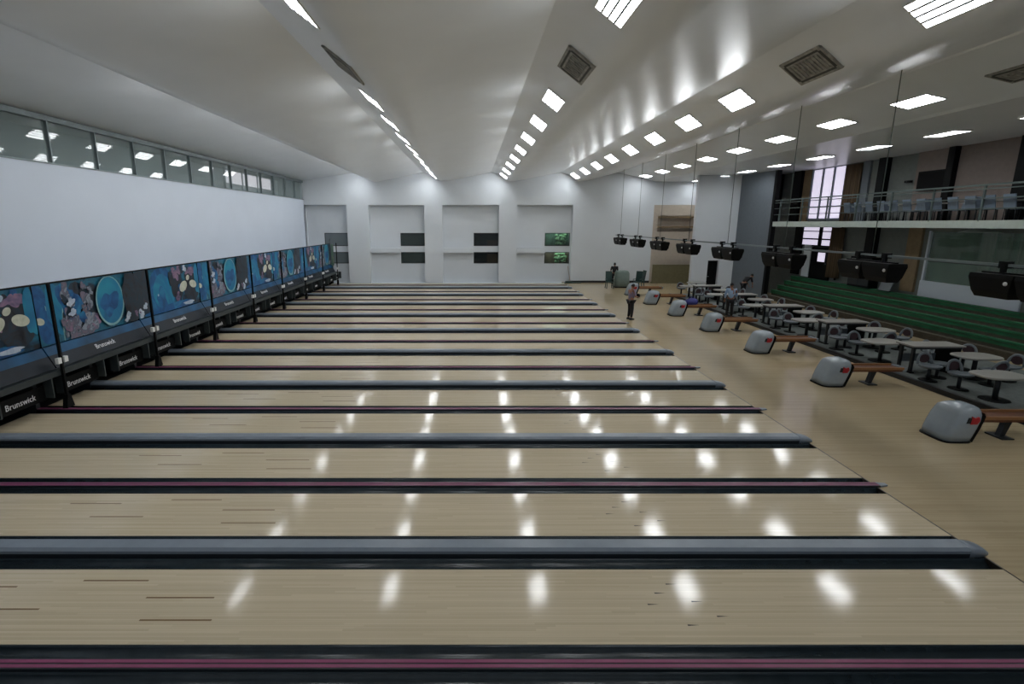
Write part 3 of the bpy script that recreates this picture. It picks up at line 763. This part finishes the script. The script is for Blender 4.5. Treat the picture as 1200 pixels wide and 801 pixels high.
# gallery window and the curtain beside it
a, b = YX(990), YX(951)
w = struct(MB().box(XR-.05, XR-.01, a, b, 4.8, 7.5).build('window_12', M_day))
mb = MB()
for k in range(4): mb.box(XR-.12, XR-.05, a+(b-a)*k/3-.05, a+(b-a)*k/3+.05, 4.75, 7.55)
mb.box(XR-.12, XR-.05, a, b, 4.7, 4.8); mb.box(XR-.11, XR-.05, a, b, 5.4, 5.45); mb.build('frame', M_grey, w)
def curtain(p0, p1, z0, z1, label):
    a, b = sorted((YX(p0), YX(p1))); n = 24; pts = []
    for i in range(n+1): pts.append((XR-.16+.05*math.sin(i*1.6), a+(b-a)*i/n))
    poly = pts+[(x+.03, y) for x, y in pts[::-1]]
    o = MB().prism(poly, 'Z', z0, z1, True).build('curtain', M_curt); tag(o, label, 'curtain'); return o
curtain(991, 1009, 4.62, 7.5, 'brown curtain right of the bright upper gallery window')
curtain(984, 1000, 1.6, 4.3, 'dark brown curtain below the gallery, right of the lower bright window')
# lower window and dark doorway under the gallery
a, b = YX(984, 3), YX(940, 3)
w = struct(MB().box(XR-.05, XR-.01, a, b, 3.3, 4.3).build('window_13', M_day))
MB().box(XR-.12, XR-.05, a, b, 3.6, 3.68).box(XR-.12, XR-.05, a, b, 4.05, 4.1).box(XR-.12, XR-.05, (a+b)/2-.12, (a+b)/2+.12, 3.3, 4.3).box(XR-.12, XR-.05, a-.06, a, 1.5, 4.34).box(XR-.12, XR-.05, b, b+.06, 1.5, 4.34).box(XR-.12, XR-.05, a, b, 3.22, 3.3).build('frame', M_black, w)
struct(MB().box(XR-.14, XR, YX(953, 3), YX(945, 3), 1.45, 3.3).build('trim_40', M_white))
d = struct(MB().box(XR-.1, XR, YX(976, 3), YX(953, 3)-.02, 1.4, 3.2).build('door_2', M_black)); yd = YX(965, 3)
MB().box(XR-.12, XR-.1, yd-.35, yd+.25, 2.4, 2.9).build('door_window', M_day, d); MB().tube((XR-.1, yd-.5, 2.3), (XR-.17, yd-.5, 2.3), .03).build('door_handle', M_alu, d)
# things along the right wall
r = thing('television', 'large black television hung on the pink-grey upper gallery wall', 'television', (XR-.1, 23.6, 6.3))
MB().box(-.16, -.06, -.72, .72, -.4, .42).build('casing', M_black, r, bev=.01); MB().box(-.165, -.16, -.66, .66, -.34, .36).build('screen', mat('screen_black', (8, 8, 9), .6, spec=.1), r); MB().box(-.07, .02, -.15, .15, -.2, .2).build('wall_mount', M_charc, r)
r = thing('projector_box', 'small black box fixed on the upper gallery wall left of the television', 'box', (XR-.1, 24.9, 6.35))
MB().box(-.16, 0, -.14, .14, -.05, .05).build('casing', M_black, r); MB().tube((-.16, 0, 0), (-.19, 0, 0), .03).build('lens', M_charc, r)
r = thing('pendant_lamp', 'shallow pale dish lamp under the gallery floor above the booth', 'lamp', (19.0, 20.2, 4.36))
MB().loft([[(rr*math.cos(2*PI*i/24), rr*math.sin(2*PI*i/24), z) for i in range(24)] for z, rr in ((0, .1), (-.04, .2), (-.16, .62), (-.18, .62))]).build('shade', M_conc, r); MB().tube((0, 0, -.02), (0, 0, 0), .05).build('ceiling_rose', M_alu, r)
r = thing('leaning_board', 'pale board leaning on the wall below the gallery beside dark monitors', 'board', (19.72, YX(1050, 2.), 1.4))
MB().prism([(-.32, 0), (-.27, 0), (.12, 1.25), (.07, 1.25)], 'Y', -.35, .35).build('sheet', M_shell, r); MB().box(-.36, -.26, -.37, .37, 0, .04).build('foot_rail', M_charc, r)
r = thing('equipment_cabinet', 'black equipment cabinet against the wall below the gallery, left of the leaning board', 'cabinet', (19.6, YX(1020, 2.5), 1.4))
MB().box(-.2, .25, -.75, .75, 0, 1.5).build('body', M_black, r, bev=.01)
MB().box(-.22, -.2, -.7, -.02, .1, 1.1).build('door', M_charc, r); MB().box(-.22, -.2, .02, .7, .1, 1.1).build('door', M_charc, r); MB().box(-.23, -.2, .1, .65, 1.2, 1.4).build('display', M_dkgrey, r)

# gallery furniture
def g_chair():
    r = thing('gallery_chair', '', 'chair', group='blue-grey chairs on the gallery')
    MB().box(-.22, .22, -.22, .22, .42, .46).build('seat', M_bluegrey, r, bev=.01)
    MB().prism([(.2, .46), (.24, .46), (.33, .9), (.29, .9)], 'Y', -.21, .21).build('backrest', M_bluegrey, r)
    for sx, sy in ((-1, -1), (-1, 1), (1, -1), (1, 1)): MB().tube((.19*sx, .19*sy, .42), (.2*sx, .2*sy, 0), .015, 6).build('leg', M_charc, r)
    return r
def g_table():
    r = thing('gallery_table', '', 'table', group='grey tables on the gallery')
    MB().box(-.35, .35, -.55, .55, .7, .74).build('tabletop', M_top, r)
    MB().tube((0, 0, .03), (0, 0, .7), .04).build('pedestal', M_charc, r); MB().box(-.25, .25, -.3, .3, 0, .03).build('base', M_black, r)
    return r
gc, gt = g_chair(), g_table()
f1 = f2 = True
for k in range(6):
    y = 14.6+2.3*k
    w = ORD[k]+' from right'
    dup(gt, f1, (18.9, y, 4.58), 0, 'grey gallery table behind the railing, '+w); f1 = False
    for j, (dx, dy, rz, q) in enumerate(((0, .8, PI/2, 'on the far side of'), (0, -.8, -PI/2, 'on the near side of'), (.58, .25, 0, 'on the wall side of'))):
        dup(gc, f2, (18.9+dx, y+dy, 4.58), rz, 'blue-grey chair %s the gallery table %s' % (q, w)); f2 = False

for k in range(19):
    dup(gc, False, (18.4, 13.4+.72*k, 4.58), PI, 'blue-grey chair behind the gallery railing, %s from right' % ORD[k])
# ---------------------------------------------------------------- people
def skin_mesh(verts, edges, rad, root=0, sub=1):
    me = bpy.data.meshes.new('tmp'); me.from_pydata(verts, edges, []); o = bpy.data.objects.new('tmp', me); C.objects.link(o)
    m = o.modifiers.new('s', 'SKIN'); m.use_smooth_shade = True
    s = o.modifiers.new('d', 'SUBSURF'); s.levels = sub; s.render_levels = sub
    for i, d in enumerate(me.skin_vertices[0].data):
        d.radius = (rad[i], rad[i]) if not isinstance(rad[i], tuple) else rad[i]; d.use_root = i == root
    bpy.context.view_layer.update()
    out = bpy.data.meshes.new_from_object(o.evaluated_get(bpy.context.evaluated_depsgraph_get()))
    bpy.data.objects.remove(o); return out
def chain_obj(name, m, parent, V, Ed, R, extra=None, sub=1):
    names = list(V); idx = {n: i for i, n in enumerate(names)}
    me = skin_mesh([V[n] for n in names], [(idx[a], idx[b]) for a, b in Ed], [R[n] for n in names], 0, sub)
    if extra:
        b = bmesh.new(); b.from_mesh(me)
        for em in extra: b.from_mesh(em)
        b.to_mesh(me); b.free()
    me.materials.clear(); me.materials.append(m)
    for p in me.polygons: p.use_smooth = True; p.material_index = 0
    o = bpy.data.objects.new(name, me); C.objects.link(o); o.parent = parent; return o
def head_mesh(c, face, up, s=1.):
    """egg-shaped head with nose, ears, eye sockets and mouth; face = looking direction"""
    c, F, U = Vector(c), Vector(face).normalized(), Vector(up).normalized(); S = U.cross(F).normalized(); U = F.cross(S)
    b = bmesh.new(); bmesh.ops.create_uvsphere(b, u_segments=20, v_segments=14, radius=1.)
    for v in b.verts:
        x, y, z = v.co; jaw = 1-.22*max(0, -z); v.co = Vector((x*.098*jaw+(.008 if z < 0 and x > 0 else 0), y*.078*jaw, z*.118))
        for sy in (-1, 1):
            d = (v.co-Vector((.09, sy*.032, .012))).length
            if d < .026: v.co.x -= .01
    def blob(p, r3):
        m = bmesh.ops.create_uvsphere(b, u_segments=8, v_segments=6, radius=1.)
        for v in m['verts']: v.co = Vector((v.co.x*r3[0]+p[0], v.co.y*r3[1]+p[1], v.co.z*r3[2]+p[2]))
    blob((.103, 0, -.015), (.02, .014, .026)); blob((.094, 0, -.058), (.01, .026, .008))
    for sy in (-1, 1): blob((-.0, sy*.08, -.005), (.02, .012, .032)); blob((.086, sy*.032, .012), (.01, .012, .008))
    M = Matrix(((F.x, S.x, U.x, c.x), (F.y, S.y, U.y, c.y), (F.z, S.z, U.z, c.z), (0, 0, 0, 1)))
    for v in b.verts: v.co = M @ (v.co*s)
    me = bpy.data.meshes.new('tmp'); b.to_mesh(me); b.free(); return me
def hair_obj(c, face, up, parent, long=0.):
    c, F, U = Vector(c), Vector(face).normalized(), Vector(up).normalized(); S = U.cross(F).normalized(); U = F.cross(S)
    b = bmesh.new(); bmesh.ops.create_uvsphere(b, u_segments=20, v_segments=14, radius=1.)
    kill = [v for v in b.verts if v.co.z < (-.35 - long) or (v.co.x > .45 and v.co.z < .45)]
    bmesh.ops.delete(b, geom=kill, context='VERTS')
    for v in b.verts: x, y, z = v.co; v.co = Vector((x*.107-.006, y*.088, z*.128+.004))
    bmesh.ops.solidify(b, geom=b.faces, thickness=.012)
    M = Matrix(((F.x, S.x, U.x, c.x), (F.y, S.y, U.y, c.y), (F.z, S.z, U.z, c.z), (0, 0, 0, 1)))
    for v in b.verts: v.co = M @ v.co
    me = bpy.data.meshes.new('hair'); b.to_mesh(me); b.free(); me.materials.append(M_hair)
    for p in me.polygons: p.use_smooth = True
    o = bpy.data.objects.new('hair', me); C.objects.link(o); o.parent = parent
def hand_meshes(w, e):
    """five fingers and a thumb rooted in the palm; w = wrist, e = elbow"""
    w, e = Vector(w), Vector(e); d = (w-e).normalized(); side = d.cross(Vector((0, 0, 1)))
    side = side.normalized() if side.length > .05 else Vector((0, 1, 0)); nrm = side.cross(d).normalized()
    out = [skin_mesh([w, w+d*.045, w+d*.085], [(0, 1), (1, 2)], [(.026, .02), (.036, .016), (.036, .014)])]
    for k, (o, l) in enumerate(((-.028, .062), (-.009, .074), (.01, .07), (.028, .055))):
        a = w+d*.07+side*o
        out.append(skin_mesh([a, a+d*(.02+l*.4)+side*o*.1, a+d*(.02+l*.72)-nrm*.012, a+d*(.015+l*.95)-nrm*.03], [(0, 1), (1, 2), (2, 3)], [.0095, .009, .0085, .007]))
    a = w+d*.025-side*.022
    out.append(skin_mesh([a, a+d*.03-side*.026, a+d*.058-side*.032-nrm*.008, a+d*.075-side*.028-nrm*.014], [(0, 1), (1, 2), (2, 3)], [.013, .011, .0095, .008]))
    return out
def person(label, loc, rz, J, shirt, trousers, face=(1, 0, 0), up=(0, 0, 1), sleeve=1., hairlong=0.):
    r = thing('person', label, 'person', loc, rz)
    E1 = [('pelvis', 'waist'), ('waist', 'chest'), ('chest', 'neck'), ('neck', 'throat')]
    V = {k: Vector(J[k]) for k in ('pelvis', 'waist', 'chest', 'neck')}
    V['throat'] = V['neck'].lerp(Vector(J['head']), .6)
    R = {'pelvis': (.145, .11), 'waist': (.13, .1), 'chest': (.155, .105), 'neck': (.055, .055), 'throat': (.052, .052)}
    for s in 'LR':
        for a, rad in (('sh', .062), ('el', .042), ('wr', .028)): V[a+s] = Vector(J[a+s]); R[a+s] = rad
        for a, rad in (('hip', .088), ('kn', .058), ('an', .04)): V[a+s] = Vector(J[a+s]); R[a+s] = rad
        E1 += [('chest', 'sh'+s), ('sh'+s, 'el'+s), ('el'+s, 'wr'+s), ('pelvis', 'hip'+s), ('hip'+s, 'kn'+s), ('kn'+s, 'an'+s)]
    ext = [head_mesh(J['head'], face, up)]
    for s in 'LR': ext += hand_meshes(J['wr'+s], J['el'+s])
    chain_obj('body', M_skin, r, V, E1, R, ext)
    # shirt
    sv = {k: V[k] for k in ('pelvis', 'waist', 'chest', 'neck')}; sv['neck'] = V['chest'].lerp(V['neck'], .7)
    sr = {'pelvis': (.17, .135), 'waist': (.158, .125), 'chest': (.18, .128), 'neck': (.07, .07)}
    se = [('pelvis', 'waist'), ('waist', 'chest'), ('chest', 'neck')]
    for s in 'LR':
        sv['sh'+s] = V['sh'+s]; sr['sh'+s] = .082; sv['el'+s] = V['sh'+s].lerp(V['el'+s], min(1, sleeve)); sr['el'+s] = .06
        se += [('chest', 'sh'+s), ('sh'+s, 'el'+s)]
        if sleeve > 1: sv['wr'+s] = V['el'+s].lerp(V['wr'+s], sleeve-1); sr['wr'+s] = .043; se.append(('el'+s, 'wr'+s))
    chain_obj('shirt', shirt, r, sv, se, sr)
    tv = {'pelvis': V['pelvis']}; tr = {'pelvis': (.165, .13)}; te = []
    for s in 'LR':
        for a, rad in (('hip', .105), ('kn', .077), ('an', .062)): tv[a+s] = V[a+s]; tr[a+s] = rad
        tv['an'+s] = V['kn'+s].lerp(V['an'+s], .93)
        te += [('pelvis', 'hip'+s), ('hip'+s, 'kn'+s), ('kn'+s, 'an'+s)]
    chain_obj('trousers', trousers, r, tv, te, tr)
    for s in 'LR':
        a = V['an'+s]; t = Vector(J.get('toe'+s, a+Vector((.17, 0, -.05)))); f = (t-a); f.z = 0; f.normalize()
        g = f.cross(Vector((0, 0, 1))); secs = []
        for q, w_, h in ((-.08, .03, .06), (-.05, .042, .1), (.03, .044, .1), (.1, .05, .07), (.16, .045, .055), (.19, .02, .035)):
            c = a+f*q; z0 = a.z-.075
            secs.append([tuple(c+g*w_*x+Vector((0, 0, z0-c.z+zz))) for x, zz in ((-1, 0), (-1, h*.5), (-.6, h), (.6, h), (1, h*.5), (1, 0))])
        MB().loft(secs).build('shoe', M_shoe, r)
    hair_obj(J['head'], face, up, r, hairlong)
    return r
stand = dict(pelvis=(0, 0, .95), waist=(0, 0, 1.1), chest=(.01, 0, 1.3), neck=(.02, 0, 1.46), head=(.05, 0, 1.6),
             shL=(0, .19, 1.4), elL=(-.03, .25, 1.12), wrL=(.08, .24, .9), shR=(0, -.19, 1.4), elR=(-.03, -.25, 1.12), wrR=(.06, -.26, .88),
             hipL=(0, .09, .88), knL=(.02, .1, .48), anL=(-.02, .11, .075), hipR=(0, -.09, .88), knR=(.02, -.1, .48), anR=(-.02, -.11, .075))
J1 = dict(stand); J1.update(elL=(.06, .23, 1.14), wrL=(.22, .17, 1.1), elR=(.06, -.24, 1.14), wrR=(.22, -.17, 1.1), head=(.07, 0, 1.59))
person('person standing on the approach in a lilac-grey shirt and black trousers', (7.62, 25.15, 0), .35, J1, M_lilac, M_dcloth, face=(1, 0, -.35), sleeve=1.)
r = thing('bowling_ball', 'dark ball held by the person in the lilac-grey shirt', 'ball', (7.97, 25.27, 1.13))
MB().ball((0, 0, 0), .108, .108, .108, 16, 12).build('sphere', M_black, r); MB().tube((.02, 0, .1), (.02, 0, .1085), .012).tube((-.02, .02, .1), (-.02, .02, .1085), .012).build('finger_hole', M_charc, r)
J2 = dict(stand); J2.update(elR=(.05, -.26, 1.13), wrR=(.22, -.16, 1.0))
person('person standing among the seats in a light blue shirt and dark trousers', (12.55, 25.5, 0), 1.2, J2, M_lblue, M_dcloth, face=(1, .2, -.3), sleeve=1.7)
J3 = dict(stand); J3.update(waist=(.1, 0, 1.08), chest=(.32, 0, 1.2), neck=(.47, 0, 1.29), head=(.61, 0, 1.36), shL=(.36, .18, 1.26), shR=(.36, -.18, 1.26), elL=(.45, .22, .98), wrL=(.58, .16, .76), elR=(.45, -.22, .98), wrR=(.58, -.14, .76))
person('person in black clothes bending forward beside the grey side wall', (16.75, 32.6, 0), .35, J3, M_dcloth, M_dcloth, face=(1, 0, -.55), up=(.5, 0, 1), sleeve=1.)
J4 = dict(stand); J4.update(head=(.1, 0, 1.585), neck=(.05, 0, 1.45))
person('person with black hair in dark clothes standing behind the covered chest', (10.5, 39.2, .0), 1.2, J4, M_dcloth, M_dcloth, face=(1, 0, -.3), sleeve=1., hairlong=.4)

# ---------------------------------------------------------------- camera, world, view
cam = bpy.data.cameras.new('camera'); co = bpy.data.objects.new('camera', cam); C.objects.link(co)
cam.sensor_width = 36; cam.lens = 620/1200*36; cam.shift_x = 47/1200; cam.clip_end = 200
co.location = (0, 0, 4.5); co.rotation_euler = (PI/2-math.atan(138.5/620), 0, 0)
sc = bpy.context.scene; sc.camera = co
w = bpy.data.worlds.new('world'); sc.world = w; w.use_nodes = True
w.node_tree.nodes['Background'].inputs[0].default_value = (.5, .55, .6, 1); w.node_tree.nodes['Background'].inputs[1].default_value = .5
sc.view_settings.view_transform = 'Standard'; sc.view_settings.look = 'None'; sc.view_settings.gamma = 1; sc.view_settings.use_curve_mapping = False
sc.view_settings.exposure = 0.
